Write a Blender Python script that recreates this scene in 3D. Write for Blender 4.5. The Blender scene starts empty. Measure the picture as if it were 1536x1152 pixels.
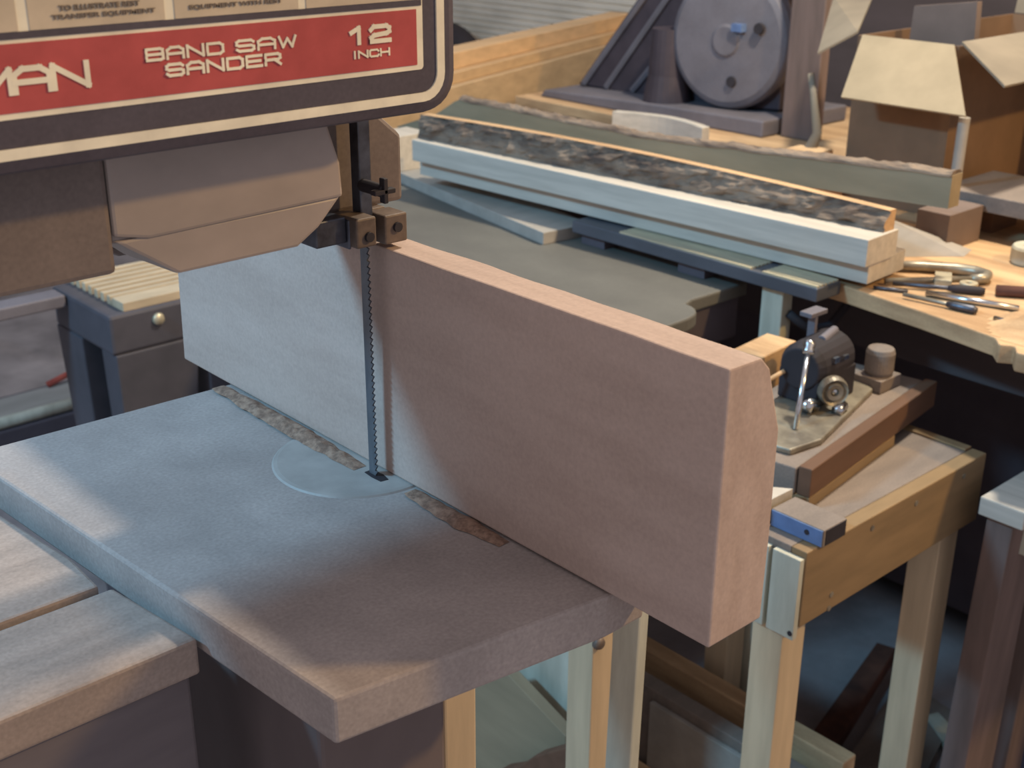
import bpy, bmesh, math, random
from mathutils import Vector, Matrix, noise

random.seed(7)
SC = bpy.context.scene
COL = SC.collection
PI = math.pi

# ------------------------------------------------------------------ helpers
def lin(v):
    v /= 255.0
    return v / 12.92 if v <= 0.04045 else ((v + 0.055) / 1.055) ** 2.4

def rgb(r, g, b):
    return (lin(r), lin(g), lin(b), 1.0)

def mat(name, a, b=None, rough=0.7, metal=0.0, scale=(12, 12, 12), bump=0.15, detail=5.0,
        lo=0.35, hi=0.65, spec=0.3, fine=0.0, bump_dist=0.004):
    """Procedural material: a stretched noise mixes two tones of the same substance."""
    m = bpy.data.materials.new(name)
    m.use_nodes = True
    nt = m.node_tree
    N, L = nt.nodes, nt.links
    bs = N['Principled BSDF']
    bs.inputs['Roughness'].default_value = rough
    bs.inputs['Metallic'].default_value = metal
    bs.inputs['Specular IOR Level'].default_value = spec
    if b is None:
        b = tuple(x * 0.75 for x in a[:3]) + (1.0,)
    tc = N.new('ShaderNodeTexCoord')
    mp = N.new('ShaderNodeMapping')
    mp.inputs['Scale'].default_value = scale
    L.new(tc.outputs['Object'], mp.inputs['Vector'])
    nz = N.new('ShaderNodeTexNoise')
    nz.inputs['Scale'].default_value = 1.0
    nz.inputs['Detail'].default_value = detail
    nz.inputs['Roughness'].default_value = 0.6
    L.new(mp.outputs['Vector'], nz.inputs['Vector'])
    rp = N.new('ShaderNodeValToRGB')
    rp.color_ramp.elements[0].position = lo
    rp.color_ramp.elements[1].position = hi
    rp.color_ramp.elements[0].color = b
    rp.color_ramp.elements[1].color = a
    L.new(nz.outputs['Fac'], rp.inputs['Fac'])
    out = rp.outputs['Color']
    if fine > 0:
        n2 = N.new('ShaderNodeTexNoise')
        n2.inputs['Scale'].default_value = 420.0
        n2.inputs['Detail'].default_value = 2.0
        L.new(tc.outputs['Object'], n2.inputs['Vector'])
        mx = N.new('ShaderNodeMixRGB')
        mx.blend_type = 'OVERLAY'
        mx.inputs['Fac'].default_value = fine
        L.new(out, mx.inputs['Color1'])
        L.new(n2.outputs['Fac'], mx.inputs['Color2'])
        out = mx.outputs['Color']
    L.new(out, bs.inputs['Base Color'])
    if bump > 0:
        bp = N.new('ShaderNodeBump')
        bp.inputs['Strength'].default_value = bump
        bp.inputs['Distance'].default_value = bump_dist
        L.new(nz.outputs['Fac'], bp.inputs['Height'])
        L.new(bp.outputs['Normal'], bs.inputs['Normal'])
    return m

def world_of(o):
    v = Vector((0, 0, 0))
    while o is not None:
        v += o.location
        o = o.parent
    return v

def obj(name, bm, m, parent=None, bevel=0.0, smooth=False, origin=None):
    """Link a bmesh (built in place) as one mesh object, its origin at its base."""
    bmesh.ops.recalc_face_normals(bm, faces=bm.faces)
    me = bpy.data.meshes.new(name)
    xs = [v.co.x for v in bm.verts]; ys = [v.co.y for v in bm.verts]; zs = [v.co.z for v in bm.verts]
    if parent is None:
        off = Vector(origin) if origin else Vector(((min(xs) + max(xs)) / 2, (min(ys) + max(ys)) / 2, min(zs)))
    else:
        off = world_of(parent)
    bmesh.ops.translate(bm, verts=bm.verts, vec=-off)
    bm.to_mesh(me); bm.free()
    me.materials.append(m)
    if smooth:
        for p in me.polygons: p.use_smooth = True
    o = bpy.data.objects.new(name, me)
    COL.objects.link(o)
    if parent is None: o.location = off
    else: o.parent = parent
    if bevel > 0:
        md = o.modifiers.new('bevel', 'BEVEL')
        md.width = bevel; md.segments = 2; md.limit_method = 'ANGLE'; md.angle_limit = 0.6
    return o

def thing(name, label, cat, loc, group=None):
    o = bpy.data.objects.new(name, None)
    COL.objects.link(o)
    o.location = loc
    o.empty_display_size = 0.05
    return tag(o, label, cat, group)

def tag(o, label, cat, group=None, kind=None):
    o['label'] = label; o['category'] = cat
    if group: o['group'] = group
    if kind: o['kind'] = kind
    return o

def BM(): return bmesh.new()

def box(bm, x0, x1, y0, y1, z0, z1, M=None):
    vs = [bm.verts.new((x, y, z)) for z in (z0, z1) for y in (y0, y1) for x in (x0, x1)]
    for f in ((0, 1, 3, 2), (4, 5, 7, 6), (0, 1, 5, 4), (2, 3, 7, 6), (0, 2, 6, 4), (1, 3, 7, 5)):
        bm.faces.new([vs[i] for i in f])
    if M is not None: bmesh.ops.transform(bm, matrix=M, verts=vs)
    return bm

def prism(bm, pts, axis, a, b, M=None):
    """Extrude a polygon. axis 'x': pts are (y,z); 'y': (x,z); 'z': (x,y)."""
    def mk(p, t):
        return {'x': (t, p[0], p[1]), 'y': (p[0], t, p[1]), 'z': (p[0], p[1], t)}[axis]
    A = [bm.verts.new(mk(p, a)) for p in pts]
    B = [bm.verts.new(mk(p, b)) for p in pts]
    n = len(pts)
    bm.faces.new(A); bm.faces.new(B)
    for i in range(n):
        bm.faces.new((A[i], A[(i + 1) % n], B[(i + 1) % n], B[i]))
    if M is not None: bmesh.ops.transform(bm, matrix=M, verts=A + B)
    return bm

def hexa(bm, lower, upper):
    """Solid between two matching rings of 3-D points."""
    A = [bm.verts.new(p) for p in lower]; B = [bm.verts.new(p) for p in upper]
    n = len(A)
    bm.faces.new(A); bm.faces.new(B)
    for i in range(n):
        bm.faces.new((A[i], A[(i + 1) % n], B[(i + 1) % n], B[i]))
    return bm

def frame_of(d):
    d = d.normalized()
    u = Vector((0, 0, 1)) if abs(d.z) < 0.9 else Vector((1, 0, 0))
    s = d.cross(u).normalized()
    return s, d.cross(s).normalized()

def tube(bm, pts, r, n=12, caps=True):
    pts = [Vector(p) for p in pts]
    rs = r if isinstance(r, (list, tuple)) else [r] * len(pts)
    rings = []
    for i, p in enumerate(pts):
        d = (pts[min(i + 1, len(pts) - 1)] - pts[max(i - 1, 0)])
        s, t = frame_of(d)
        if rings:
            ps = rings[-1][1]
            s = (ps - d.normalized() * ps.dot(d.normalized())).normalized()
            t = d.normalized().cross(s)
        rings.append(([bm.verts.new(p + (s * math.cos(2 * PI * k / n) + t * math.sin(2 * PI * k / n)) * rs[i]) for k in range(n)], s))
    for i in range(len(rings) - 1):
        A, B = rings[i][0], rings[i + 1][0]
        for k in range(n):
            bm.faces.new((A[k], A[(k + 1) % n], B[(k + 1) % n], B[k]))
    if caps:
        bm.faces.new(rings[0][0]); bm.faces.new(rings[-1][0])
    return bm

def lathe(bm, prof, c, axis, n=32):
    """prof: (radius, along) pairs about axis through c."""
    c = Vector(c); d = Vector(axis).normalized(); s, t = frame_of(d)
    rings = []
    for r, a in prof:
        if r < 1e-6: rings.append([bm.verts.new(c + d * a)])
        else: rings.append([bm.verts.new(c + d * a + (s * math.cos(2 * PI * k / n) + t * math.sin(2 * PI * k / n)) * r) for k in range(n)])
    for A, B in zip(rings, rings[1:]):
        for k in range(n):
            q = [A[k % len(A)], A[(k + 1) % len(A)], B[(k + 1) % len(B)], B[k % len(B)]]
            q2 = []
            for v in q:
                if v not in q2: q2.append(v)
            if len(q2) > 2: bm.faces.new(q2)
    return bm

def rotz(deg, c):
    return Matrix.Translation(Vector(c)) @ Matrix.Rotation(math.radians(deg), 4, 'Z') @ Matrix.Translation(-Vector(c))

def text(name, body, x0, x1, z0, z1, y, m, parent, shear=0.0, depth=0.0006, bold=0.0):
    """Raised lettering on a face that looks along -Y, fitted to the rectangle."""
    cu = bpy.data.curves.new(name, 'FONT')
    cu.body = body; cu.extrude = depth; cu.shear = shear; cu.offset = bold
    cu.resolution_u = 4
    t = bpy.data.objects.new(name, cu)
    COL.objects.link(t)
    bpy.context.view_layer.update()
    me = bpy.data.meshes.new_from_object(t.evaluated_get(bpy.context.evaluated_depsgraph_get()))
    COL.objects.unlink(t); bpy.data.objects.remove(t)
    xs = [v.co.x for v in me.vertices]; ys = [v.co.y for v in me.vertices]
    ax, bx, ay, by = min(xs), max(xs), min(ys), max(ys)
    off = world_of(parent)
    for v in me.vertices:
        X = x0 + (v.co.x - ax) / (bx - ax) * (x1 - x0)
        Z = z0 + (v.co.y - ay) / (by - ay) * (z1 - z0)
        v.co = Vector((X, y - (depth if v.co.z > 0 else 0.0), Z)) - off
    me.materials.clear(); me.materials.append(m)
    me.name = name
    o = bpy.data.objects.new(name, me)
    COL.objects.link(o); o.parent = parent
    return o

GLYPH = {
 'B': [[(0,0),(0,1),(.85,1),(1,.9),(1,.6),(.9,.5),(0,.5)],[(.9,.5),(1,.4),(1,.1),(.85,0),(0,0)]],
 'A': [[(0,0),(0,.75),(.25,1),(.75,1),(1,.75),(1,0)],[(0,.42),(1,.42)]],
 'N': [[(0,0),(0,1),(1,0),(1,1)]],
 'D': [[(0,0),(0,1),(.8,1),(1,.8),(1,.2),(.8,0),(0,0)]],
 'S': [[(1,.85),(.85,1),(.15,1),(0,.85),(0,.62),(.15,.5),(.85,.5),(1,.38),(1,.15),(.85,0),(.15,0),(0,.15)]],
 'W': [[(0,1),(.22,0),(.5,.8),(.78,0),(1,1)]],
 'E': [[(1,1),(0,1),(0,0),(1,0)],[(0,.5),(.9,.5)]],
 'R': [[(0,0),(0,1),(.85,1),(1,.88),(1,.6),(.85,.46),(0,.46)],[(.6,.46),(1,0)]],
 'M': [[(0,0),(0,1),(.5,.25),(1,1),(1,0)]],
 'I': [[(.5,0),(.5,1)]],
 'C': [[(1,.8),(.85,1),(.15,1),(0,.85),(0,.15),(.15,0),(.85,0),(1,.2)]],
 'H': [[(0,0),(0,1)],[(1,0),(1,1)],[(0,.5),(1,.5)]],
 '1': [[(.15,.72),(.55,1),(.55,0)]],
 '2': [[(0,.8),(.15,1),(.85,1),(1,.85),(1,.62),(.85,.5),(.15,.4),(0,.25),(0,0),(1,0)]],
}
def strokes(name, body, x0, x1, z0, z1, y, m, parent, w, gap=0.28, depth=0.0005):
    """Wide flat-stroke lettering on a face that looks along -Y."""
    wid = [0.35 if c == 'I' else (0.55 if c == ' ' else 1.0) for c in body]
    unit = (x1 - x0 - w) / (sum(wid) + gap * (len(body) - 1))
    b = bmesh.new(); x = x0 + w / 2; H = z1 - z0 - w
    for c, k in zip(body, wid):
        si = 0
        for line in GLYPH.get(c, []):
            P = [Vector((x + p[0] * unit * k, 0, z0 + w / 2 + p[1] * H)) for p in line]
            for p, q in zip(P, P[1:]):
                d = (q - p).normalized(); n = Vector((-d.z, 0, d.x)) * w / 2; e = d * w / 2
                prism(b, [((v.x), (v.z)) for v in (p - e + n, q + e + n, q + e - n, p - e - n)], 'y', y - depth - 0.00004 * si, y)
                si += 1
        x += unit * (k + gap)
    return obj(name, b, m, parent)

def rrect(x0, x1, z0, z1, r, n=6):
    pts = []
    for cx, cz, a0 in ((x1 - r, z0 + r, -90), (x1 - r, z1 - r, 0), (x0 + r, z1 - r, 90), (x0 + r, z0 + r, 180)):
        for k in range(n + 1):
            a = math.radians(a0 + 90 * k / n)
            pts.append((cx + r * math.cos(a), cz + r * math.sin(a)))
    return pts

def bark_strip(bm, p0, p1, prof_fn, width_dir, n=90, m=10, amp=0.006, seed=0.0, fr=28):
    """A live edge: grid along p0-p1, profile prof_fn(t, s) -> Vector offset, roughened."""
    p0, p1 = Vector(p0), Vector(p1)
    rows = []
    for i in range(n + 1):
        t = i / n
        c = p0.lerp(p1, t)
        row = []
        for j in range(m + 1):
            q = c + prof_fn(t, j / m)
            h = noise.noise(Vector((q.x * fr + seed, q.y * fr, q.z * fr * 2.2)))
            h += 0.5 * noise.noise(Vector((q.x * fr * 3 + seed, q.y * fr * 2.5, q.z * fr * 5)))
            edge = min(1.0, min(j, m - j) / 1.5)
            q = q + width_dir * (amp * h * edge)
            row.append(bm.verts.new(q))
        rows.append(row)
    for i in range(n):
        for j in range(m):
            bm.faces.new((rows[i][j], rows[i + 1][j], rows[i + 1][j + 1], rows[i][j + 1]))
    bm.faces.new(rows[0]); bm.faces.new(list(reversed(rows[-1])))
    A = [r[0] for r in rows]; B = [r[-1] for r in rows]
    for i in range(n):
        bm.faces.new((A[i], B[i], B[i + 1], A[i + 1]))
    return bm

# ------------------------------------------------------------------ materials
M = {}
M['plank_wood'] = mat('resawn_hardwood', rgb(192, 170, 160), rgb(178, 156, 146), 0.75, scale=(60, 5, 26), bump=0.12, fine=0.15)
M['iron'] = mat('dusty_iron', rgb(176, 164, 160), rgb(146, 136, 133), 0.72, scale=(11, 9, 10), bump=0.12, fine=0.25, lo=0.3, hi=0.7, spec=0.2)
M['insert'] = mat('cast_insert', rgb(166, 160, 157), rgb(149, 144, 141), 0.5, scale=(30, 30, 30), bump=0.05, spec=0.5)
M['black_cover'] = mat('black_paint', rgb(88, 82, 92), rgb(79, 73, 82), 0.5, scale=(20, 20, 20), bump=0.03, fine=0.2)
M['casting'] = mat('dark_casting', rgb(126, 114, 110), rgb(113, 102, 99), 0.6, scale=(16, 16, 16), bump=0.08, fine=0.2)
M['guard'] = mat('smoky_guard', rgb(172, 158, 152), rgb(154, 142, 136), 0.42, scale=(10, 14, 14), bump=0.04, spec=0.45)
M['red'] = mat('red_label', rgb(192, 94, 94), rgb(172, 84, 84), 0.55, scale=(30, 30, 30), bump=0.0, spec=0.05)
M['cream'] = mat('cream_label', rgb(250, 242, 220), rgb(225, 217, 198), 0.6, scale=(30, 30, 30), bump=0.0, spec=0.05)
M['tan_label'] = mat('tan_label', rgb(214, 198, 176), rgb(192, 178, 158), 0.6, scale=(30, 30, 30), bump=0.0)
M['grey_ink'] = mat('grey_ink', rgb(128, 116, 106), rgb(122, 110, 100), 0.6, scale=(30, 30, 30), bump=0.0)
M['steel'] = mat('blued_steel', rgb(96, 100, 112), rgb(70, 70, 78), 0.4, 0.7, scale=(60, 60, 60), bump=0.03)
M['blade'] = mat('blade_steel', rgb(128, 132, 140), rgb(100, 104, 112), 0.45, 0.6, scale=(60, 60, 20), bump=0.02)
M['brown_block'] = mat('worn_guide_block', rgb(114, 100, 92), rgb(92, 80, 74), 0.55, 0.2, scale=(90, 90, 90), bump=0.05)
M['black'] = mat('black_rubber', rgb(52, 48, 54), rgb(46, 43, 48), 0.7, scale=(20, 20, 20), bump=0.05)
M['pine'] = mat('fresh_pine', rgb(196, 188, 178), rgb(176, 169, 160), 0.65, scale=(70, 3.5, 70), bump=0.06)
M['pine_end'] = mat('sawn_lumber', rgb(222, 182, 140), rgb(195, 160, 123), 0.7, scale=(3.5, 60, 60), bump=0.08)
M['bark'] = mat('bark', rgb(138, 122, 108), rgb(84, 72, 66), 0.9, scale=(45, 12, 45), bump=0.8, detail=8, lo=0.36, hi=0.62, bump_dist=0.008)
M['grey_plank'] = mat('weathered_plank', rgb(154, 140, 116), rgb(138, 126, 104), 0.75, scale=(40, 4, 26), bump=0.08)
M['machine_green'] = mat('grey_green_table', rgb(104, 102, 97), rgb(94, 92, 88), 0.6, scale=(9, 6, 9), bump=0.05, fine=0.15)
M['machine_dark'] = mat('machine_side', rgb(94, 86, 94), rgb(84, 77, 84), 0.6, scale=(12, 12, 12), bump=0.05)
M['blue_rail'] = mat('blue_grey_rail', rgb(98, 100, 110), rgb(86, 88, 96), 0.45, 0.3, scale=(14, 8, 14), bump=0.02)
M['slot'] = mat('bare_aluminium', rgb(214, 202, 172), rgb(180, 170, 150), 0.4, 0.4, scale=(40, 8, 40), bump=0.0)
M['bench_wood'] = mat('workbench_top', rgb(206, 172, 134), rgb(164, 132, 100), 0.8, scale=(30, 5, 30), bump=0.25, fine=0.15)
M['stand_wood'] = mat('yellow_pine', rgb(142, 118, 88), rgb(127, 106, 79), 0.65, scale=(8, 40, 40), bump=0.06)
M['stand_leg'] = mat('yellow_pine_upright', rgb(206, 184, 154), rgb(185, 165, 138), 0.65, scale=(40, 40, 4), bump=0.06)  # same pine as the apron, tone lightened to offset shade on the legs
M['dusty'] = mat('dusty_board', rgb(134, 122, 114), rgb(118, 108, 102), 0.8, scale=(8, 30, 30), bump=0.08, fine=0.2)
M['brown_board'] = mat('brown_board', rgb(108, 80, 64), rgb(97, 72, 57), 0.7, scale=(5, 40, 40), bump=0.08)
M['white_paint'] = mat('faded_white_paint', rgb(198, 198, 184), rgb(172, 170, 156), 0.65, scale=(30, 30, 6), bump=0.06)
M['card'] = mat('cardboard', rgb(164, 148, 124), rgb(147, 133, 111), 0.8, scale=(10, 10, 10), bump=0.03)
M['card_shade_hose'] = mat('shaded_card_and_hose', rgb(134, 124, 110), rgb(120, 111, 99), 0.8, scale=(10, 10, 10), bump=0.03)  # darker card tone with the right flap's shade in it; also the hose
M['card_brown'] = mat('brown_cardboard', rgb(126, 100, 80), rgb(113, 90, 72), 0.8, scale=(10, 10, 10), bump=0.03)
M['pink'] = mat('dull_pink_card', rgb(124, 108, 102), rgb(111, 97, 91), 0.8, scale=(10, 10, 10), bump=0.02)
M['machine_grey'] = mat('grey_machine', rgb(118, 114, 122), rgb(106, 102, 109), 0.55, 0.1, scale=(12, 12, 12), bump=0.06, fine=0.2)
M['chrome'] = mat('chrome', rgb(210, 212, 216), rgb(180, 182, 188), 0.2, 1.0, scale=(40, 40, 40), bump=0.0)
M['blue_metal'] = mat('blue_painted_metal', rgb(104, 128, 172), rgb(91, 112, 151), 0.5, scale=(30, 30, 30), bump=0.03)
M['floor'] = mat('concrete_floor', rgb(156, 148, 150), rgb(116, 110, 112), 0.9, scale=(4, 4, 4), bump=0.2, fine=0.2)
M['dark_wall'] = mat('dark_wall', rgb(90, 80, 82), rgb(81, 72, 73), 0.9, scale=(2, 2, 12), bump=0.1)
M['siding'] = mat('ribbed_siding', rgb(238, 230, 218), rgb(214, 207, 196), 0.8, scale=(3, 3, 8), bump=0.05)
M['sawdust'] = mat('sawdust', rgb(164, 134, 116), rgb(120, 96, 84), 0.95, scale=(220, 220, 220), bump=0.5, detail=3, bump_dist=0.002)
M['grime'] = mat('bench_plank', rgb(164, 148, 140), rgb(147, 133, 126), 0.85, scale=(7, 60, 60), bump=0.15, fine=0.25)
M['apron'] = mat('bench_apron', rgb(114, 106, 110), rgb(102, 95, 99), 0.8, scale=(6, 30, 30), bump=0.08)
M['sander_dark'] = mat('sander_frame', rgb(72, 64, 72), rgb(58, 52, 60), 0.6, scale=(12, 12, 12), bump=0.05)
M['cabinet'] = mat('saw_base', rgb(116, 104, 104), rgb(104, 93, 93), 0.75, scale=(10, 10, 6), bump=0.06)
M['stand_black'] = mat('black_plastic', rgb(82, 80, 88), rgb(73, 72, 79), 0.5, scale=(14, 14, 14), bump=0.05)
M['rib'] = mat('ribbed_top', rgb(200, 182, 156), rgb(176, 160, 137), 0.6, scale=(8, 30, 30), bump=0.05)
M['rust'] = mat('rusty_bar', rgb(110, 70, 56), rgb(70, 46, 40), 0.8, scale=(14, 14, 14), bump=0.1)
M['redcloth'] = mat('red_cord', rgb(176, 84, 70), rgb(140, 60, 52), 0.8, scale=(20, 20, 20), bump=0.05)
M['pale'] = mat('pale_board', rgb(164, 158, 152), rgb(147, 142, 136), 0.6, scale=(4, 20, 20), bump=0.05)
M['tool'] = mat('grey_steel_tool', rgb(164, 156, 140), rgb(120, 112, 102), 0.4, 0.5, scale=(30, 30, 30), bump=0.05)
M['bluebin'] = mat('blue_plastic', rgb(100, 106, 134), rgb(88, 93, 117), 0.55, scale=(8, 8, 8), bump=0.02)
M['purple_wood'] = mat('grey_weathered_wood', rgb(122, 104, 100), rgb(102, 88, 84), 0.8, scale=(30, 30, 4), bump=0.08)

# ------------------------------------------------------------------ setting
b = BM(); box(b, -3, 4.2, -3, 5.2, -0.1, 0.0)
f = obj('floor', b, M['floor']); f['kind'] = 'structure'
b = BM(); box(b, 3.0, 3.1, -3, 5.2, 0.0, 2.8)
w = obj('wall_back', b, M['dark_wall']); w['kind'] = 'structure'
b = BM(); box(b, -3, 2.99, 4.4, 4.5, 0.0, 2.8)
w = obj('wall_left', b, M['dark_wall']); w['kind'] = 'structure'
# ribbed siding across the back wall
b = BM()
pts = [(2.995, 0.0)]
for k in range(56):
    z = 0.024 * k
    pts += [(2.970, z + 0.002), (2.966, z + 0.019), (2.982, z + 0.022)]
pts += [(2.995, 0.024 * 56)]
prism(b, pts, 'y', 2.35, 4.3)
tag(obj('ribbed_sheet', b, M['siding']), 'pale horizontally ribbed sheet on the wall behind the stacked orange lumber', 'panel')
b = BM(); lathe(b, [(0.07, -0.05), (0.20, -0.06), (0.235, -0.03), (0.235, 0.03), (0.20, 0.06), (0.07, 0.05), (0.07, -0.05)], (2.80, 3.38, 0.56), (1, 0.1, 0), 48)
tag(obj('rubber_tyre', b, M['black'], smooth=True), 'round black tyre against the ribbed panel behind the orange lumber', 'tyre')
b = BM(); box(b, 2.64, 2.94, 3.0, 3.75, 0.0, 0.324)
tag(obj('low_crate', b, M['dark_wall'], bevel=0.004), 'dark low crate under the black tyre by the back wall', 'crate')

# ------------------------------------------------------------------ band saw
saw = thing('band_saw', 'old dark band saw with a red and cream label and a dusty iron table', 'band saw', (-0.1, 0.0, 0.0))
# front cover with a rounded lower lip
b = BM()
prism(b, rrect(-0.56, 0.0055, 1.2505, 1.60, 0.020), 'y', -0.0805, -0.036)
cover = obj('front_cover', b, M['black_cover'], saw, bevel=0.006)
# trim band: rounded frame line
b = BM()
o_ = rrect(-0.545, -0.0045, 1.2575, 1.59, 0.014); i_ = rrect(-0.5405, -0.0095, 1.2622, 1.585, 0.010)
n = len(o_)
A = [b.verts.new((p[0], -0.0815, p[1])) for p in o_]; B = [b.verts.new((p[0], -0.0815, p[1])) for p in i_]
A2 = [b.verts.new((p[0], -0.080, p[1])) for p in o_]; B2 = [b.verts.new((p[0], -0.080, p[1])) for p in i_]
for k in range(n):
    q = (k + 1) % n
    b.faces.new((A[k], A[q], B[q], B[k])); b.faces.new((A2[k], A2[q], B2[q], B2[k]))
    b.faces.new((A[k], A[q], A2[q], A2[k])); b.faces.new((B[k], B[q], B2[q], B2[k]))
obj('cream_trim', b, M['cream'], cover)
b = BM(); prism(b, rrect(-0.535, -0.0185, 1.2742, 1.575, 0.002), 'y', -0.0811, -0.0800)
obj('label_border', b, M['cream'], cover)
b = BM(); box(b, -0.533, -0.0228, -0.0816, -0.0805, 1.2768, 1.3045)
obj('red_panel', b, M['red'], cover)
b = BM(); box(b, -0.533, -0.0195, -0.0816, -0.0805, 1.3062, 1.3090)
obj('black_line', b, M['black_cover'], cover)
for x0, x1 in ((-0.533, -0.2275), (-0.2225, -0.1620), (-0.1570, -0.0930), (-0.0885, -0.0215)):
    b = BM(); box(b, x0, x1, -0.0816, -0.0805, 1.3092, 1.370)
    obj('text_panel', b, M['tan_label'], cover)
strokes('lettering', 'MAN', -0.2500, -0.1995, 1.2840, 1.2955, -0.0817, M['cream'], cover, 0.0024, 0.12)
strokes('lettering', 'BAND', -0.1735, -0.1345, 1.2920, 1.2978, -0.0817, M['cream'], cover, 0.0012)
strokes('lettering', 'SAW', -0.1285, -0.0955, 1.2920, 1.2978, -0.0817, M['cream'], cover, 0.0012)
strokes('lettering', 'SANDER', -0.1645, -0.1045, 1.2845, 1.2905, -0.0817, M['cream'], cover, 0.0013)
strokes('lettering', '12', -0.0665, -0.0395, 1.2898, 1.2990, -0.0817, M['cream'], cover, 0.0022, 0.2)
strokes('lettering', 'INCH', -0.0635, -0.0405, 1.2832, 1.2872, -0.0817, M['cream'], cover, 0.0009)
text('small_lettering', 'TO ILLUSTRATE REST', -0.2095, -0.1735, 1.3160, 1.3182, -0.0817, M['grey_ink'], cover, bold=0.02)
text('small_lettering', 'TRANSFER EQUIPMENT', -0.2130, -0.1665, 1.3124, 1.3146, -0.0817, M['grey_ink'], cover, bold=0.02)
text('small_lettering', 'EQUIPMENT WITH REST', -0.1500, -0.1020, 1.3124, 1.3146, -0.0817, M['grey_ink'], cover, bold=0.02)
# head casting behind the cover
b = BM()
prism(b, [(-0.56, 1.184), (-0.165, 1.184), (-0.150, 1.176), (0.041, 1.176), (0.041, 1.218), (0.020, 1.236), (0.003, 1.252), (0.003, 1.585), (-0.56, 1.585)], 'y', 0.018, 0.072)
box(b, -0.56, 0.0, -0.0365, 0.0185, 1.247, 1.58)
box(b, -0.56, -0.1787, -0.0398, 0.019, 1.186, 1.247)
obj('head_casting', b, M['casting'], saw, bevel=0.003)
# wheel guard that bulges under the head
b = BM()
yA, yB = -0.047, 0.012
top = [(-0.215, 1.247), (-0.180, 1.205), (-0.145, 1.1985), (-0.042, 1.2010), (-0.0400, 1.214), (-0.0435, 1.236), (-0.050, 1.247)]
bot = [(-0.215, 1.247), (-0.182, 1.196), (-0.148, 1.1800), (-0.075, 1.1795), (-0.058, 1.190), (-0.0405, 1.2005), (-0.0400, 1.214), (-0.0435, 1.236), (-0.050, 1.247)]
prism(b, [(-0.1785, 1.247), (-0.1785, 1.2045), (-0.160, 1.2005), (-0.0440, 1.2030), (-0.0450, 1.222), (-0.0530, 1.247)], 'y', -0.040, -0.0363)
hexa(b, [(-0.150, 0.014, 1.1785), (-0.076, 0.014, 1.1790), (-0.060, 0.014, 1.186), (-0.047, 0.014, 1.2030), (-0.1785, 0.014, 1.2030)],
        [(-0.146, -0.0385, 1.1790), (-0.074, -0.0385, 1.1795), (-0.060, -0.0385, 1.188), (-0.0440, -0.0385, 1.2035), (-0.1785, -0.0385, 1.2020)])
box(b, -0.1785, -0.052, -0.0365, 0.016, 1.200, 1.2475)
obj('wheel_guard', b, M['guard'], saw, bevel=0.0025)
# guide post, lock knob and the two guide blocks
b = BM(); box(b, -0.0055, 0.0035, -0.001, 0.008, 1.176, 1.247)
gp = obj('guide_post', b, M['steel'], saw, bevel=0.001)
b = BM(); tube(b, [(-0.003, -0.022, 1.196), (-0.003, 0.0, 1.196)], 0.004, 10); box(b, -0.011, 0.004, -0.024, -0.019, 1.1945, 1.1975); box(b, -0.0045, -0.0015, -0.024, -0.019, 1.189, 1.204)
obj('lock_knob', b, M['black'], gp, bevel=0.0006)
def guide(x0, x1, y0, y1, z0, z1, sx, sz):
    b = BM(); box(b, x0, x1, y0, y1, z0, z1)
    g = obj('guide_block', b, M['brown_block'], saw, bevel=0.0012)
    b = BM(); lathe(b, [(0, -0.002), (0.0030, -0.002), (0.0030, 0.001), (0, 0.001)], (sx, y0, sz), (0, 1, 0), 14)
    obj('screw', b, M['black'], g)
guide(-0.0175, -0.0030, -0.0130, 0.0060, 1.1615, 1.1795, -0.0090, 1.1680)
guide(0.0060, 0.0230, -0.0090, 0.0090, 1.1590, 1.1770, 0.0150, 1.1690)
b = BM(); box(b, -0.017, 0.020, 0.009, 0.020, 1.1625, 1.1775)
obj('guide_bracket', b, M['brown_block'], saw, bevel=0.001)
b = BM(); box(b, -0.040, -0.0185, -0.004, 0.014, 1.1640, 1.1800); box(b, -0.0185, -0.0165, -0.006, 0.010, 1.1600, 1.178)
obj('bearing_housing', b, M['steel'], saw, bevel=0.002)
# toothed blade
b = BM()
prof = [(0.0085, 0.86), (0.0085, 1.24)]
zz = 1.24; step = 0.0042
while zz > 0.86:
    prof += [(-0.0002, zz), (0.0022, zz - step * 0.85)]
    zz -= step
prism(b, prof, 'x', -0.0006, 0.0006)
obj('saw_blade', b, M['blade'], saw)
# table with slot and insert
b = BM(); prism(b, [(-0.1886, 0.2151), (-0.1576, -0.1775), (0.0081, -0.2002), (0.040, -0.200), (0.040, 0.2070)], 'z', 0.973, 1.0)
tbl = obj('saw_table', b, M['iron'], saw, bevel=0.002)
b = BM(); lathe(b, [(0, 0.0014), (0.0545, 0.0014), (0.0570, 0.0010), (0.0582, 0.0000), (0.0582, -0.004), (0, -0.004)], (0.0080, 0.0326, 1.0), (0, 0, 1), 72)
ins = obj('table_insert', b, M['insert'], tbl, smooth=False)
b = BM(); prism(b, [(-0.0030, -0.007), (0.0026, -0.008), (0.0045, 0.000), (0.0030, 0.011), (-0.0028, 0.011), (-0.0036, 0.002)], 'z', 1.0005, 1.0017)
obj('blade_slot', b, M['black'], tbl)
# base and column
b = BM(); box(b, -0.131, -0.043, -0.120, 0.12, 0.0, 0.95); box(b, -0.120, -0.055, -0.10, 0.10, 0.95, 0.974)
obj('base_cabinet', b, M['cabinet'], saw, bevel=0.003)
b = BM(); box(b, -0.56, -0.46, 0.02, 0.07, 0.48, 1.2); box(b, -0.56, -0.12, 0.03, 0.08, 0.48, 0.56)
obj('column', b, M['casting'], saw, bevel=0.004)

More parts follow.
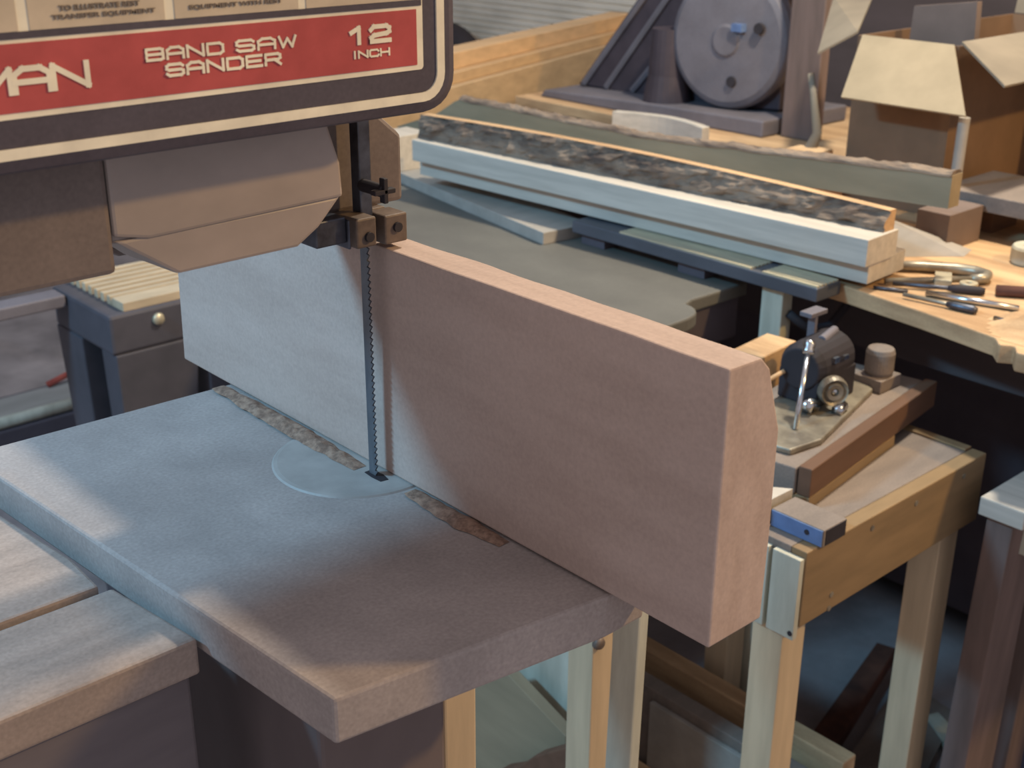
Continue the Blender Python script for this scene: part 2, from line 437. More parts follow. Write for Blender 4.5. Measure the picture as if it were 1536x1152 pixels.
# ------------------------------------------------------------------ board in the saw
b = BM()
sec = [(0.0090, 1.0018), (0.0520, 1.0018), (0.0535, 1.050), (0.0520, 1.112), (0.0375, 1.1480), (0.0350, 1.1550), (0.0095, 1.1555)]
ny = 44
rings = []
for i in range(ny + 1):
    t = i / ny
    y = -0.2715 + t * 0.546
    ring = []
    for k, (x, z) in enumerate(sec):
        dx = dz = 0.0
        if k in (2, 3, 4, 5): dx = 0.0022 * noise.noise(Vector((k * 3.1, y * 14, 0))) + (0.004 if k == 4 and t < 0.12 else 0)
        if k == 6: dx = 0.0012 * noise.noise(Vector((1.7, y * 9, 2)))
        if k in (0, 6): yy = y
        if k in (5, 6): dz = 0.0010 * noise.noise(Vector((k, y * 22, 5)))
        ring.append(b.verts.new((x + dx, y - (0.006 if (i == ny and z > 1.1) else 0.0), z + dz)))
    rings.append(ring)
for A, B in zip(rings, rings[1:]):
    for k in range(len(sec)):
        b.faces.new((A[k], A[(k + 1) % len(sec)], B[(k + 1) % len(sec)], B[k]))
b.faces.new(rings[0]); b.faces.new(rings[-1])
tag(obj('hardwood_board', b, M['plank_wood'], bevel=0.0012), 'thick brown hardwood board on edge on the saw table, half resawn by the blade', 'board')

def dust(name, label, path, w, h, seed, n=70, m=9, cat='sawdust'):
    """A low lumpy ridge of sawdust along a path of (x, y, z)."""
    b = BM(); rows = []
    P = [Vector(p) for p in path]
    for i in range(n + 1):
        t = i / n * (len(P) - 1); k = min(int(t), len(P) - 2)
        c = P[k].lerp(P[k + 1], t - k); d = (P[k + 1] - P[k]).normalized(); s = Vector((-d.y, d.x, 0))
        row = []
        ww = w * (0.6 + 0.4 * math.sin(PI * i / n)) * (1 + 0.35 * noise.noise(Vector((i * 0.17, seed, 0))))
        for j in range(m + 1):
            u = j / m * 2 - 1
            q = c + s * (u * ww)
            z = max(0.0, 1 - u * u) * h * math.sin(PI * min(1, max(0, i / n))) ** 0.5
            z *= 0.75 + 0.6 * noise.noise(Vector((q.x * 160, q.y * 160, seed)))
            row.append(b.verts.new((q.x, q.y, c.z + max(0, z))))
        rows.append(row)
    for i in range(n):
        for j in range(m):
            b.faces.new((rows[i][j], rows[i + 1][j], rows[i + 1][j + 1], rows[i][j + 1]))
    A = [v for v in b.verts]
    lowr = [b.verts.new((r[0].co.x, r[0].co.y, r[0].co.z - 0.0003)) for r in rows]
    tag(obj(name, b, M['sawdust'], smooth=True), label, cat, kind='stuff')
dust('sawdust', 'ridge of brown sawdust along the foot of the board behind the blade', [(-0.0005, 0.205, 1.0016), (-0.0005, 0.10, 1.0016), (-0.0015, 0.018, 1.0016)], 0.0085, 0.0045, 1.0)
dust('sawdust', 'small strip of brown sawdust along the board in front of the blade', [(0.0030, -0.030, 1.0014), (0.0020, -0.07, 1.0008), (0.0040, -0.12, 1.0004)], 0.0075, 0.0032, 5.0, n=40)

# ------------------------------------------------------------------ bench left of the saw
bench = thing('plank_bench', 'low plank bench butted against the near left side of the saw table', 'bench', (-0.3, 0.12, 0.0))
b = BM(); prism(b, [(-0.43, 0.172), (-0.43, 0.020), (-0.186, 0.020), (-0.1845, 0.060), (-0.198, 0.172)], 'z', 0.962, 0.985)
obj('top_plank', b, M['grime'], bench, bevel=0.002)
b = BM(); prism(b, [(-0.43, 0.013), (-0.43, -0.066), (-0.170, -0.066), (-0.181, 0.013)], 'z', 0.962, 0.985)
obj('top_plank', b, M['grime'], bench, bevel=0.002)
b = BM(); prism(b, [(-0.43, 0.36), (-0.43, 0.184), (-0.205, 0.184), (-0.215, 0.36)], 'z', 0.958, 0.980)
obj('top_plank', b, M['grime'], bench, bevel=0.002)
b = BM(); box(b, -0.43, -0.175, -0.0625, -0.040, 0.62, 0.962)
obj('apron', b, M['apron'], bench, bevel=0.002)
for x, y in ((-0.425, -0.035), (-0.235, -0.035), (-0.425, 0.31), (-0.26, 0.31)):
    b = BM(); box(b, x, x + 0.045, y, y + 0.045, 0.0, 0.960)
    obj('leg', b, M['apron'], bench, bevel=0.002)

# ------------------------------------------------------------------ posts under the saw table
def post(name, label, x0, x1, y0, y1, z1, m, dx=0.0, dy=0.0, cat='post', bev=0.002):
    b = BM()
    hexa(b, [(x0 + dx, y0 + dy, 0), (x1 + dx, y0 + dy, 0), (x1 + dx, y1 + dy, 0), (x0 + dx, y1 + dy, 0)],
            [(x0, y0, z1), (x1, y0, z1), (x1, y1, z1), (x0, y1, z1)])
    return tag(obj(name, b, m, bevel=bev), label, cat)
post('wooden_post', 'orange wooden post under the near edge of the saw table beside its base', 0.052, 0.083, 0.0, 0.03, 0.90, M['stand_leg'])
pr = thing('wooden_prop', 'brown wooden upright with a bolt head under the corner of the saw table', 'post', (0.32, 0.12, 0.0))
b = BM(); box(b, 0.315, 0.343, 0.100, 0.134, 0.0, 0.84)
pu = obj('upright', b, M['stand_leg'], pr, bevel=0.0015)
b = BM(); lathe(b, [(0, -0.006), (0.005, -0.0055), (0.0065, -0.003), (0.0065, 0.001), (0, 0.001)], (0.321, 0.100, 0.680), (0, 1, 0), 16)
obj('bolt_head', b, M['brown_block'], pu, smooth=True)
post('wooden_post', 'pale painted post standing just behind the front end of the board', 0.267, 0.280, 0.000, 0.030, 0.86, M['white_paint'], dx=-0.018)

# ------------------------------------------------------------------ small yellow stand on the right
st = thing('wooden_stand', 'small yellow pine stand with nailed apron carrying a little machine', 'stand', (0.75, 0.23, 0.0))
b = BM(); box(b, 0.577, 0.945, 0.064, 0.42, 0.688, 0.7045)
obj('top_board', b, M['dusty'], st, bevel=0.0015)
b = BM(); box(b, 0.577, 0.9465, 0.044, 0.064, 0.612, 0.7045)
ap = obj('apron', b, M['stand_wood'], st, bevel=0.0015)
for x, z in ((0.70, 0.690), (0.79, 0.690), (0.895, 0.690), (0.632, 0.632), (0.63, 0.615)):
    b = BM(); lathe(b, [(0, -0.0012), (0.0034, -0.0012), (0.0036, 0.0005), (0, 0.0005)], (x, 0.044, z), (0, 1, 0), 10)
    obj('nail', b, M['tool'], ap)
b = BM(); box(b, 0.930, 0.945, 0.064, 0.42, 0.7045, 0.7075)
obj('edge_strip', b, M['stand_wood'], st, bevel=0.001)
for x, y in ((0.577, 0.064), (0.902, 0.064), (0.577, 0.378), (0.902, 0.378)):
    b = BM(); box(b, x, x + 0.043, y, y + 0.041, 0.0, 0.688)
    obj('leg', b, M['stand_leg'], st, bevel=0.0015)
b = BM(); box(b, 0.569, 0.577, 0.046, 0.082, 0.598, 0.697); box(b, 0.569, 0.577, 0.087, 0.101, 0.598, 0.697)
cl = obj('cleat', b, M['white_paint'], st, bevel=0.001)
b = BM(); lathe(b, [(0, -0.001), (0.003, -0.001), (0.003, 0.0005), (0, 0.0005)], (0.569, 0.050, 0.606), (1, 0, 0), 10)
obj('nail', b, M['black'], cl)
# blue block lying on the corner
bk = thing('metal_block', 'small blue metal block with screw holes on the stand corner', 'block', (0.612, 0.075, 0.7045))
b = BM(); box(b, 0.598, 0.640, 0.040, 0.108, 0.7047, 0.7250)
bb = obj('body', b, M['dusty'], bk, bevel=0.001)
b = BM(); box(b, 0.5965, 0.5985, 0.041, 0.107, 0.7055, 0.7240)
bf = obj('blue_face', b, M['blue_metal'], bk)
b = BM(); lathe(b, [(0, -0.001), (0.003, -0.001), (0.003, 0.0008), (0, 0.0008)], (0.5965, 0.060, 0.716), (1, 0, 0), 12)
obj('screw_hole', b, M['black'], bk)
b = BM(); box(b, 0.602, 0.638, 0.0392, 0.0405, 0.7060, 0.7240)
obj('dark_face', b, M['black'], bk)  # thin black plate covering the near side of the block
# timber plinth under the machine, turned a little
R8 = rotz(8.0, (0.650, 0.116, 0.70))
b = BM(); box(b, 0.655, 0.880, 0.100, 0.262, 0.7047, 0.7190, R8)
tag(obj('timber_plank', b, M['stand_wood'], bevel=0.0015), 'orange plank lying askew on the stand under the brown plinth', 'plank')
b = BM(); box(b, 0.652, 0.995, 0.118, 0.255, 0.7192, 0.7520, R8)
tag(obj('timber_plinth', b, M['dusty'], bevel=0.002), 'dusty brown timber plinth under the little dark machine on the stand', 'timber')
b = BM(); box(b, 0.655, 0.998, 0.100, 0.1165, 0.7192, 0.7545, R8)
tag(obj('timber_rail', b, M['brown_board'], bevel=0.0015), 'dark brown rail along the front of the plinth on the stand', 'rail')
# the little machine
mc = thing('bench_machine', 'little dark machine with round pulley and chrome rod on the yellow stand', 'machine', (0.80, 0.20, 0.752))
b = BM(); prism(b, [(0.670, 0.150), (0.72, 0.140), (0.90, 0.175), (0.92, 0.215), (0.90, 0.262), (0.70, 0.235), (0.665, 0.195)], 'z', 0.7522, 0.7600, rotz(4, (0.78, 0.19, 0.75)))
obj('base_plate', b, M['tool'], mc, bevel=0.002)
b = BM(); box(b, 0.790, 0.870, 0.192, 0.250, 0.760, 0.800); lathe(b, [(0, -0.045), (0.026, -0.045), (0.032, -0.034), (0.032, 0.034), (0.026, 0.045), (0, 0.045)], (0.83, 0.222, 0.806), (1, 0.1, 0), 24)
obj('body', b, M['black'], mc, bevel=0.002)
b = BM(); lathe(b, [(0.005, -0.005), (0.010, -0.006), (0.0125, -0.002), (0.0165, -0.006), (0.0185, 0.0), (0.0185, 0.006), (0.005, 0.006), (0.005, -0.005)], (0.800, 0.176, 0.786), (0.55, 0.83, 0.0), 28)
obj('pulley', b, M['tool'], mc, smooth=False)
b = BM(); tube(b, [(0.800, 0.172, 0.786), (0.815, 0.2, 0.786)], 0.005, 12)
obj('shaft', b, M['chrome'], mc, smooth=True)
b = BM(); tube(b, [(0.765, 0.190, 0.768), (0.775, 0.192, 0.772), (0.785, 0.188, 0.768)], 0.008, 12); tube(b, [(0.795, 0.166, 0.764), (0.815, 0.170, 0.765)], 0.007, 10)
obj('roller', b, M['chrome'], mc, smooth=True)
b = BM(); lathe(b, [(0, 0.0), (0.016, 0.0), (0.0185, 0.006), (0.0185, 0.030), (0.0165, 0.036), (0, 0.038)], (0.930, 0.196, 0.768), (0, 0, 1), 28)
box(b, 0.906, 0.952, 0.176, 0.216, 0.7525, 0.769)
obj('round_knob', b, M['dusty'], mc, smooth=False, bevel=0.001)
b = BM(); tube(b, [(0.722, 0.172, 0.760), (0.745, 0.184, 0.80), (0.768, 0.196, 0.838)], 0.0035, 12)
rod = obj('chrome_rod', b, M['chrome'], mc, smooth=True)
b = BM(); lathe(b, [(0, 0), (0.006, 0), (0.0075, 0.004), (0.006, 0.008), (0.0075, 0.012), (0.006, 0.017), (0, 0.018)], (0.768, 0.196, 0.836), (0.53, 0.27, 0.8), 16)
obj('rod_end', b, M['chrome'], rod, smooth=True)
b = BM(); box(b, 0.835, 0.841, 0.235, 0.246, 0.80, 0.862); box(b, 0.822, 0.856, 0.232, 0.250, 0.858, 0.864)
tube(b, [(0.823, 0.215, 0.835), (0.860, 0.222, 0.838)], 0.006, 10)
obj('lever_bracket', b, M['machine_grey'], mc, bevel=0.001)
b = BM(); box(b, 0.812, 0.822, 0.186, 0.190, 0.815, 0.822); box(b, 0.832, 0.842, 0.186, 0.190, 0.815, 0.820)
obj('bright_bit', b, M['chrome'], mc)
# offcuts near it
b = BM(); box(b, 0.815, 0.900, 0.300, 0.345, 0.7047, 0.790, rotz(6, (0.85, 0.32, 0.75)))
tag(obj('timber_offcut', b, M['bench_wood'], bevel=0.002), 'upright tan offcut behind the chrome rod on the stand', 'offcut')
b = BM(); tube(b, [(0.745, 0.262, 0.757), (0.760, 0.25, 0.785), (0.78, 0.235, 0.80)], 0.003, 8)
tag(obj('twine_end', b, M['bench_wood'], smooth=True), 'short tan strand by the chrome rod on the stand', 'strand')
b = BM(); prism(b, [(0.46, 0.120), (0.600, 0.120), (0.560, 0.165), (0.46, 0.185)], 'z', 0.7265, 0.7330)
b2 = BM(); prism(b2, [(0.578, 0.112), (0.640, 0.112), (0.6, 0.165), (0.565, 0.165)], 'z', 0.7047, 0.7330)
b.free()
tag(obj('pale_offcut', b2, M['pine']), 'small pale pointed offcut peeping past the end of the thick board', 'offcut')

# ------------------------------------------------------------------ grey-green machine table behind the board
mt = thing('machine_table', 'wide grey-green machine table behind the thick board', 'machine table', (0.78, 1.05, 0.0))
pts = [(0.64, 1.75), (0.64, 0.400), (0.795, 0.404)]
for k in range(7):
    a = math.radians(-80 + 80 * k / 6)
    pts.append((0.800 + 0.040 * math.cos(a), 0.446 + 0.040 * math.sin(a)))
pts += [(0.860, 0.452), (0.980, 0.450), (0.980, 1.75)]
b = BM(); prism(b, pts, 'z', 0.800, 0.820)
obj('top', b, M['machine_green'], mt, bevel=0.003)
b = BM(); prism(b, [(0.655, 1.74), (0.655, 0.420), (0.79, 0.420), (0.828, 0.450), (0.88, 0.462), (0.975, 0.460), (0.975, 1.74)], 'z', 0.735, 0.800)
obj('apron', b, M['machine_dark'], mt, bevel=0.003)
b = BM(); box(b, 0.70, 0.95, 0.66, 1.60, 0.0, 0.735)
obj('pedestal', b, M['machine_dark'], mt, bevel=0.004)

rl = thing('fence_rail', 'blue-grey steel fence rail under the near end of the pine boards', 'rail', (0.955, 0.52, 0.0))
b = BM(); box(b, 0.930, 0.984, 0.300, 0.760, 0.838, 0.857)
obj('rail', b, M['blue_rail'], rl, bevel=0.0015)
for y0, y1 in ((0.302, 0.392), (0.412, 0.66)):
    for k in range(6):
        b = BM(); box(b, 0.932 + 0.0086 * k, 0.9375 + 0.0086 * k, y0, y1, 0.857, 0.8595)
        obj('slot_rib', b, M['slot'], rl)
for y in (0.50, 0.70):
    b = BM(); box(b, 0.942, 0.975, y, y + 0.05, 0.8203, 0.838)
    obj('foot', b, M['machine_dark'], rl)
b = BM(); box(b, 0.948, 0.972, 0.366, 0.402, 0.0, 0.838)
obj('post', b, M['white_paint'], rl, bevel=0.002)
b = BM(); tube(b, [(0.960, 0.362, 0.80), (0.985, 0.345, 0.775), (1.02, 0.335, 0.775), (1.05, 0.33, 0.80), (1.055, 0.33, 0.818)], 0.006, 10)
tag(obj('black_hose', b, M['black'], smooth=True), 'thin dark hose looping under the end of the blue rail', 'hose')

# boards on the rail
def plank4(name, label, A, B, C_, D_, z0, z1, m, cat='board', group=None, bevel=0.001):
    b = BM(); prism(b, [A, B, C_, D_], 'z', z0, z1)
    return tag(obj(name, b, m, bevel=bevel), label, cat, group)
plank4('pine_board', 'lower of the two white pine boards on the blue rail', (0.986, 0.262), (1.083, 0.268), (1.030, 1.155), (0.936, 1.152), 0.8605, 0.8895, M['pine'])
plank4('pine_board', 'upper of the two white pine boards, topmost with a sunlit top', (0.965, 0.254), (1.042, 0.258), (1.000, 1.150), (0.915, 1.146), 0.8897, 0.9265, M['pine'])
plank4('thin_board', 'short dusty board lying askew on the grey-green table under the pine boards', (0.888, 0.781), (0.985, 0.772), (1.076, 1.285), (0.978, 1.300), 0.8202, 0.8400, M['pale'])
b = BM(); box(b, 0.972, 1.045, 1.262, 1.330, 0.8402, 0.9060)
tag(obj('wood_block', b, M['pine'], bevel=0.001), 'pale square block standing at the far end of the pine boards', 'block')

# bark slab on the pine boards: live edge toward us
def slab_prof(t, s):
    h = 0.036 + 0.020 * math.sin(PI * min(1, t * 1.15 + 0.1)) - 0.012 * t
    return Vector((0.010 * math.sin(PI * s) * -1.0 + 0.014 * s, 0, h * s))
b = BM()
n = 110; rows = []
for i in range(n + 1):
    t = i / n
    base = Vector((0.930, 1.150, 0.9268)).lerp(Vector((1.012, 0.262, 0.9268)), t)
    back = Vector((0.956, 1.150, 0)).lerp(Vector((1.036, 0.262, 0)), t)
    h = 0.038 + 0.012 * math.sin(PI * (0.05 + 0.85 * t)) - 0.014 * t
    row = []
    for j in range(11):
        s = j / 10
        q = base + Vector((-0.004 * math.sin(PI * s) + 0.008 * s, 0, h * s))
        if 0 < j < 10:
            e = noise.noise(Vector((q.y * 30, q.z * 70, 3.0))) + 0.6 * noise.noise(Vector((q.y * 80, q.z * 160, 9.0)))
            q.x += 0.0075 * e + 0.002
        row.append(b.verts.new(q))
    row.append(b.verts.new((back.x, base.y, 0.9268 + h)))
    row.append(b.verts.new((back.x, base.y, 0.9268)))
    rows.append(row)
mth = len(rows[0])
side, topf = [], []
for A, B in zip(rows, rows[1:]):
    for k in range(mth):
        fc = b.faces.new((A[k], A[(k + 1) % mth], B[(k + 1) % mth], B[k]))
        if k >= 10: topf.append(fc)
for fc in (b.faces.new(rows[0]), b.faces.new(rows[-1])): topf.append(fc)
for fc in topf: fc.material_index = 1
sl = obj('bark_slab', b, M['bark'])
sl.data.materials.append(M['bench_wood'])
tag(sl, 'rough slab with dark bark edge lying on top of the pine boards', 'slab')

# grey plank on edge behind it, bark along its top
pk = thing('live_edge_plank', 'long grey plank on edge with bark along its top behind the slab', 'plank', (1.10, 0.8, 0.85))
b = BM()
ys = [0.212 + (1.405 - 0.212) * k / 60 for k in range(61)]
def ptop(y):
    if y > 1.212: 
        if y > 1.279: return 0.933 - (y - 1.279) / (1.405 - 1.279) * 0.042
        return 0.971 - (y - 1.212) / 0.067 * 0.038
    t = (y - 0.212) / 1.0
    return 1.002 - 0.032 * min(1, t * 1.9) + 0.003 * noise.noise(Vector((y * 20, 0, 0)))
def pbot(y): return 0.957 - 0.020 * min(1.0, (y - 0.212) / 0.4) - 0.06 * max(0, y - 0.6)
poly = [(y, ptop(y)) for y in ys] + [(y, pbot(y)) for y in reversed(ys)]
prism(b, poly, 'x', 1.078, 1.104)
plk = obj('plank', b, M['grey_plank'], pk)
b = BM(); rows = []
for i in range(91):
    y = 0.213 + (1.21 - 0.213) * i / 90; z = ptop(y)
    row = []
    for j in range(8):
        a = PI * j / 7
        rr = 0.0135 * (1 + 0.25 * noise.noise(Vector((y * 40, j * 0.8, 1)))) 
        row.append(b.verts.new((1.090 - 0.0145 * math.cos(a), y, z - 0.002 + max(0.0, 0.007 * math.sin(a) * (1 + 0.7 * noise.noise(Vector((y * 55, j, 4))))))))
    rows.append(row)
for A, B in zip(rows, rows[1:]):
    for k in range(8):
        b.faces.new((A[k], A[(k + 1) % 8], B[(k + 1) % 8], B[k]))
b.faces.new(rows[0]); b.faces.new(rows[-1])
obj('bark_edge', b, M['bark'], plk)
b = BM(); box(b, 1.235, 1.33, 0.292, 0.345, 0.8503, 0.905)
tag(obj('wood_block', b, M['pink'], bevel=0.001), 'dull pinkish block between the pale wedge and the brown plank', 'block')
b = BM(); box(b, 1.105, 1.18, 0.44, 0.50, 0.8503, 0.9470)
tag(obj('wood_block', b, M['brown_board'], bevel=0.001), 'brown block under the middle of the grey live-edge plank', 'block')

# ------------------------------------------------------------------ workbench
wb = thing('workbench', 'cluttered wooden workbench with a splintered front corner on the right', 'workbench', (1.5, 0.5, 0.0))
pts = [(0.988, 0.30), (0.972, 0.17), (0.953, 0.06), (0.935, 0.045), (0.944, 0.030), (0.925, 0.018), (0.930, -0.02), (0.915, -0.10), (0.92, -0.35), (2.15, -0.35), (2.15, 1.70), (1.66, 1.70), (1.66, 1.22), (1.12, 1.22), (1.12, 0.42), (0.99, 0.42)]
b = BM(); prism(b, pts, 'z', 0.826, 0.850)
obj('bench_top', b, M['bench_wood'], wb, bevel=0.002)
b = BM(); box(b, 1.62, 2.10, -0.30, 1.18, 0.04, 0.825); box(b, 1.70, 2.10, 1.18, 1.66, 0.04, 0.825)
obj('shade_backing', b, M['machine_dark'], wb)  # added dark boxes standing in for the shade under the bench
b = BM(); box(b, 1.16, 1.20, -0.34, 1.20, 0.70, 0.825)
obj('apron', b, M['dark_wall'], wb)
for x, y in ((1.16, -0.30), (1.16, 1.12), (2.06, -0.365), (2.06, 1.662)):
    b = BM(); box(b, x, x + 0.06, y, y + 0.06, 0.0, 0.8255 if x > 2 else 0.70)
    obj('leg', b, M['dark_wall'], wb)

# clutter on the bench front
cc = thing('c_clamp', 'grey C-clamp lying on the bench beside the pine board ends', 'clamp', (1.12, 0.24, 0.8502))
b = BM(); pts = []
for k in range(13):
    a = math.radians(100 - 200 * k / 12)
    pts.append((1.150 + 0.022 * math.sin(math.radians(180 * k / 12)) , 0.225 - 0.022 + 0.036 * (1 - k / 6.0) * 0.6, 0.8575))
tube(b, [(1.085, 0.300, 0.8585), (1.120, 0.262, 0.8585), (1.146, 0.225, 0.8585), (1.154, 0.200, 0.8585), (1.150, 0.180, 0.8585), (1.135, 0.175, 0.8585), (1.118, 0.186, 0.8585)], [0.006, 0.0075, 0.008, 0.008, 0.008, 0.0075, 0.006], 10)
obj('frame', b, M['tool'], cc, smooth=True)
b = BM(); tube(b, [(1.030, 0.262, 0.856), (1.118, 0.186, 0.8585)], 0.0045, 8)
obj('screw', b, M['tool'], cc, smooth=True)
def rodt(name, label, p0, p1, r, m, cat='tool', handle=None):
    t = thing(name, label, cat, ((p0[0] + p1[0]) / 2, (p0[1] + p1[1]) / 2, min(p0[2], p1[2]) - r))
    b = BM(); tube(b, [p0, p1], r, 10)
    obj('shank', b, m, t, smooth=True)
    if handle:
        q = Vector(p0).lerp(Vector(p1), 0.6)
        b = BM(); tube(b, [q, Vector(p0).lerp(Vector(p1), 0.7), Vector(p0).lerp(Vector(p1), 0.95), p1], [r * 1.2, r * 1.9, r * 2.0, r * 1.4], 12)
        obj('handle', b, handle, t, smooth=True)
    return t
rodt('steel_file', 'long grey steel file, the brightest tool on the bench edge', (1.030, 0.200, 0.8545), (1.062, 0.088, 0.8545), 0.0042, M['chrome'], 'file')
rodt('screwdriver', 'dark screwdriver lying behind the bright file on the bench', (1.030, 0.250, 0.856), (1.090, 0.150, 0.856), 0.0030, M['steel'], 'screwdriver', M['black'])
rodt('chisel', 'small chisel with grey handle nearest the bench front edge', (1.000, 0.215, 0.8555), (1.012, 0.118, 0.8555), 0.0028, M['tool'], 'chisel', M['steel'])
rodt('drill_bit', 'short bright drill bit near the broken bench corner', (1.008, 0.092, 0.8535), (1.008, 0.064, 0.8535), 0.0030, M['chrome'], 'drill bit')
rodt('punch', 'thin dark punch lying left of the chisel on the bench', (1.003, 0.262, 0.8530), (1.022, 0.222, 0.8530), 0.0025, M['steel'], 'punch')
b = BM(); box(b, 1.075, 1.115, 0.200, 0.222, 0.8503, 0.8620, rotz(30, (1.09, 0.21, 0.85))); lathe(b, [(0.004, 0), (0.012, 0), (0.012, 0.01), (0.004, 0.01), (0.004, 0)], (1.098, 0.178, 0.8503), (0, 0, 1), 18)
tag(obj('clamp_jaw', b, M['slot'], bevel=0.001), 'small pale metal jaw lying inside the curve of the C-clamp', 'fitting')
b = BM(); hexa(b, [(1.135, 0.345, 0.8503), (1.235, 0.262, 0.8503), (1.275, 0.272, 0.8503), (1.175, 0.355, 0.8503)], [(1.172, 0.352, 0.897), (1.176, 0.349, 0.897), (1.178, 0.350, 0.897), (1.174, 0.353, 0.897)])
tag(obj('wood_wedge', b, M['pale']), 'pale grey tapered wedge behind the ends of the pine boards', 'wedge')
b = BM(); lathe(b, [(0.012, 0), (0.026, 0), (0.028, 0.004), (0.028, 0.022), (0.026, 0.026), (0.012, 0.026), (0.012, 0)], (1.275, 0.182, 0.8503), (0, 0, 1), 30)
tag(obj('tape_roll', b, M['white_paint'], smooth=False, bevel=0.001), 'white roll of tape on the bench at the right edge', 'tape roll')
b = BM(); box(b, 1.335, 1.50, -0.12, 0.372, 0.893, 0.918); 
tag(obj('brown_plank', b, M['dusty'], bevel=0.0015), 'brown plank on two blocks right of the grey plank end', 'plank')
for y in (0.30, -0.10):
    b = BM(); box(b, 1.38, 1.46, y, y + 0.05, 0.8503, 0.8928)
    tag(obj('wood_block', b, M['brown_board'], bevel=0.001), ('dark block under the near end' if y < 0 else 'dark block under the far end') + ' of the brown plank', 'block')
b = BM(); rows = []
for i in range(21):
    row = []
    for j in range(21):
        x = 0.95 + 0.16 * i / 20; y = -0.05 + 0.15 * j / 20
        r = math.hypot((x - 1.03) / 0.08, (y - 0.02) / 0.075)
        z = 0.8503 + max(0, (1 - r * r)) * 0.022 * (1 + 0.6 * noise.noise(Vector((x * 70, y * 70, 1))))
        row.append(b.verts.new((x, y, z)))
    rows.append(row)
for i in range(20):
    for j in range(20):
        if max(v.co.z for v in (rows[i][j], rows[i + 1][j], rows[i + 1][j + 1], rows[i][j + 1])) > 0.85035: b.faces.new((rows[i][j], rows[i + 1][j], rows[i + 1][j + 1], rows[i][j + 1]))
bmesh.ops.delete(b, geom=[v for v in b.verts if not v.link_faces], context='VERTS')
tag(obj('sawdust', b, M['bench_wood'], smooth=True), 'heap of tan sawdust on the broken corner of the workbench', 'sawdust', kind='stuff')
rodt('rust_bar', 'rusty red bar lying across the bench behind the sawdust heap', (1.10, 0.14, 0.858), (1.20, 0.0, 0.858), 0.0075, M['rust'], 'bar')

# ------------------------------------------------------------------ cardboard box
cb = thing('cardboard_box', 'open cardboard box with its bright flap hanging toward us', 'box', (1.65, 0.48, 0.85))
t_ = 0.004
b = BM()
box(b, 1.40, 1.40 + t_, 0.405, 0.585, 0.8503, 1.118); box(b, 1.90 - t_, 1.90, 0.405, 0.585, 0.8503, 1.118)
box(b, 1.40 + t_, 1.90 - t_, 0.405, 0.405 + t_, 0.8503, 1.118); box(b, 1.40 + t_, 1.90 - t_, 0.585 - t_, 0.585, 0.8503, 1.118)
box(b, 1.40 + t_, 1.90 - t_, 0.405 + t_, 0.585 - t_, 0.8503, 0.856)
obj('body', b, M['card_brown'], cb)
def flap(name, pts, m):
    P = [Vector(p) for p in pts]
    nrm = (P[1] - P[0]).cross(P[2] - P[1]).normalized() * 0.0035
    b = BM(); hexa(b, [p - nrm / 2 for p in P], [p + nrm / 2 for p in P])
    obj(name, b, m, cb)
flap('flap', [(1.398, 0.575, 1.119), (1.398, 0.412, 1.119), (1.310, 0.330, 1.033), (1.310, 0.545, 1.033)], M['card'])
flap('flap', [(1.402, 0.588, 1.122), (1.70, 0.757, 1.150), (1.70, 0.843, 1.139), (1.36, 0.632, 1.087)], M['card_shade_hose'])
flap('flap', [(1.902, 0.41, 1.12), (1.902, 0.58, 1.12), (1.95, 0.58, 1.42), (1.95, 0.36, 1.42)], M['card_shade_hose'])
flap('flap', [(1.40, 0.402, 1.124), (1.88, 0.402, 1.124), (1.88, 0.285, 1.084), (1.325, 0.285, 1.080)], M['card_shade_hose'])  # right flap, its shade put into the darker card colour
b = BM(); prism(b, [(0.42, 0.8565), (0.56, 0.8565), (0.55, 1.16), (0.44, 1.175)], 'x', 1.50, 1.515)
tag(obj('pink_card', b, M['pink']), 'dull pink piece of card standing inside the open box', 'card')
b = BM(); box(b, 1.62, 1.98, -0.08, 0.24, 0.8503, 1.12)
tag(obj('carton', b, M['card_brown'], bevel=0.003), 'brown closed carton right of the open cardboard box', 'box')
b = BM(); tube(b, [(1.345, 0.352, 0.8503), (1.348, 0.352, 1.024)], 0.0085, 14)
tag(obj('pale_dowel', b, M['pale'], smooth=False), 'pale round dowel standing under the bright box flap', 'dowel')
b = BM(); tube(b, [(1.36, 0.70, 0.8585), (1.36, 0.66, 0.885), (1.36, 0.63, 0.925), (1.36, 0.618, 0.96), (1.37, 0.640, 1.02), (1.38, 0.655, 1.05)], [0.013, 0.014, 0.012, 0.008, 0.006, 0.006], 10)
tag(obj('grey_hose', b, M['card_shade_hose'], smooth=True), 'bent grey hose rising beside the open cardboard box', 'hose')
b = BM(); box(b, 1.25, 1.37, 0.59, 0.65, 0.8503, 0.935)
tag(obj('wood_block', b, M['bench_wood'], bevel=0.001), 'tan block between the grey plank and the cardboard box', 'block')

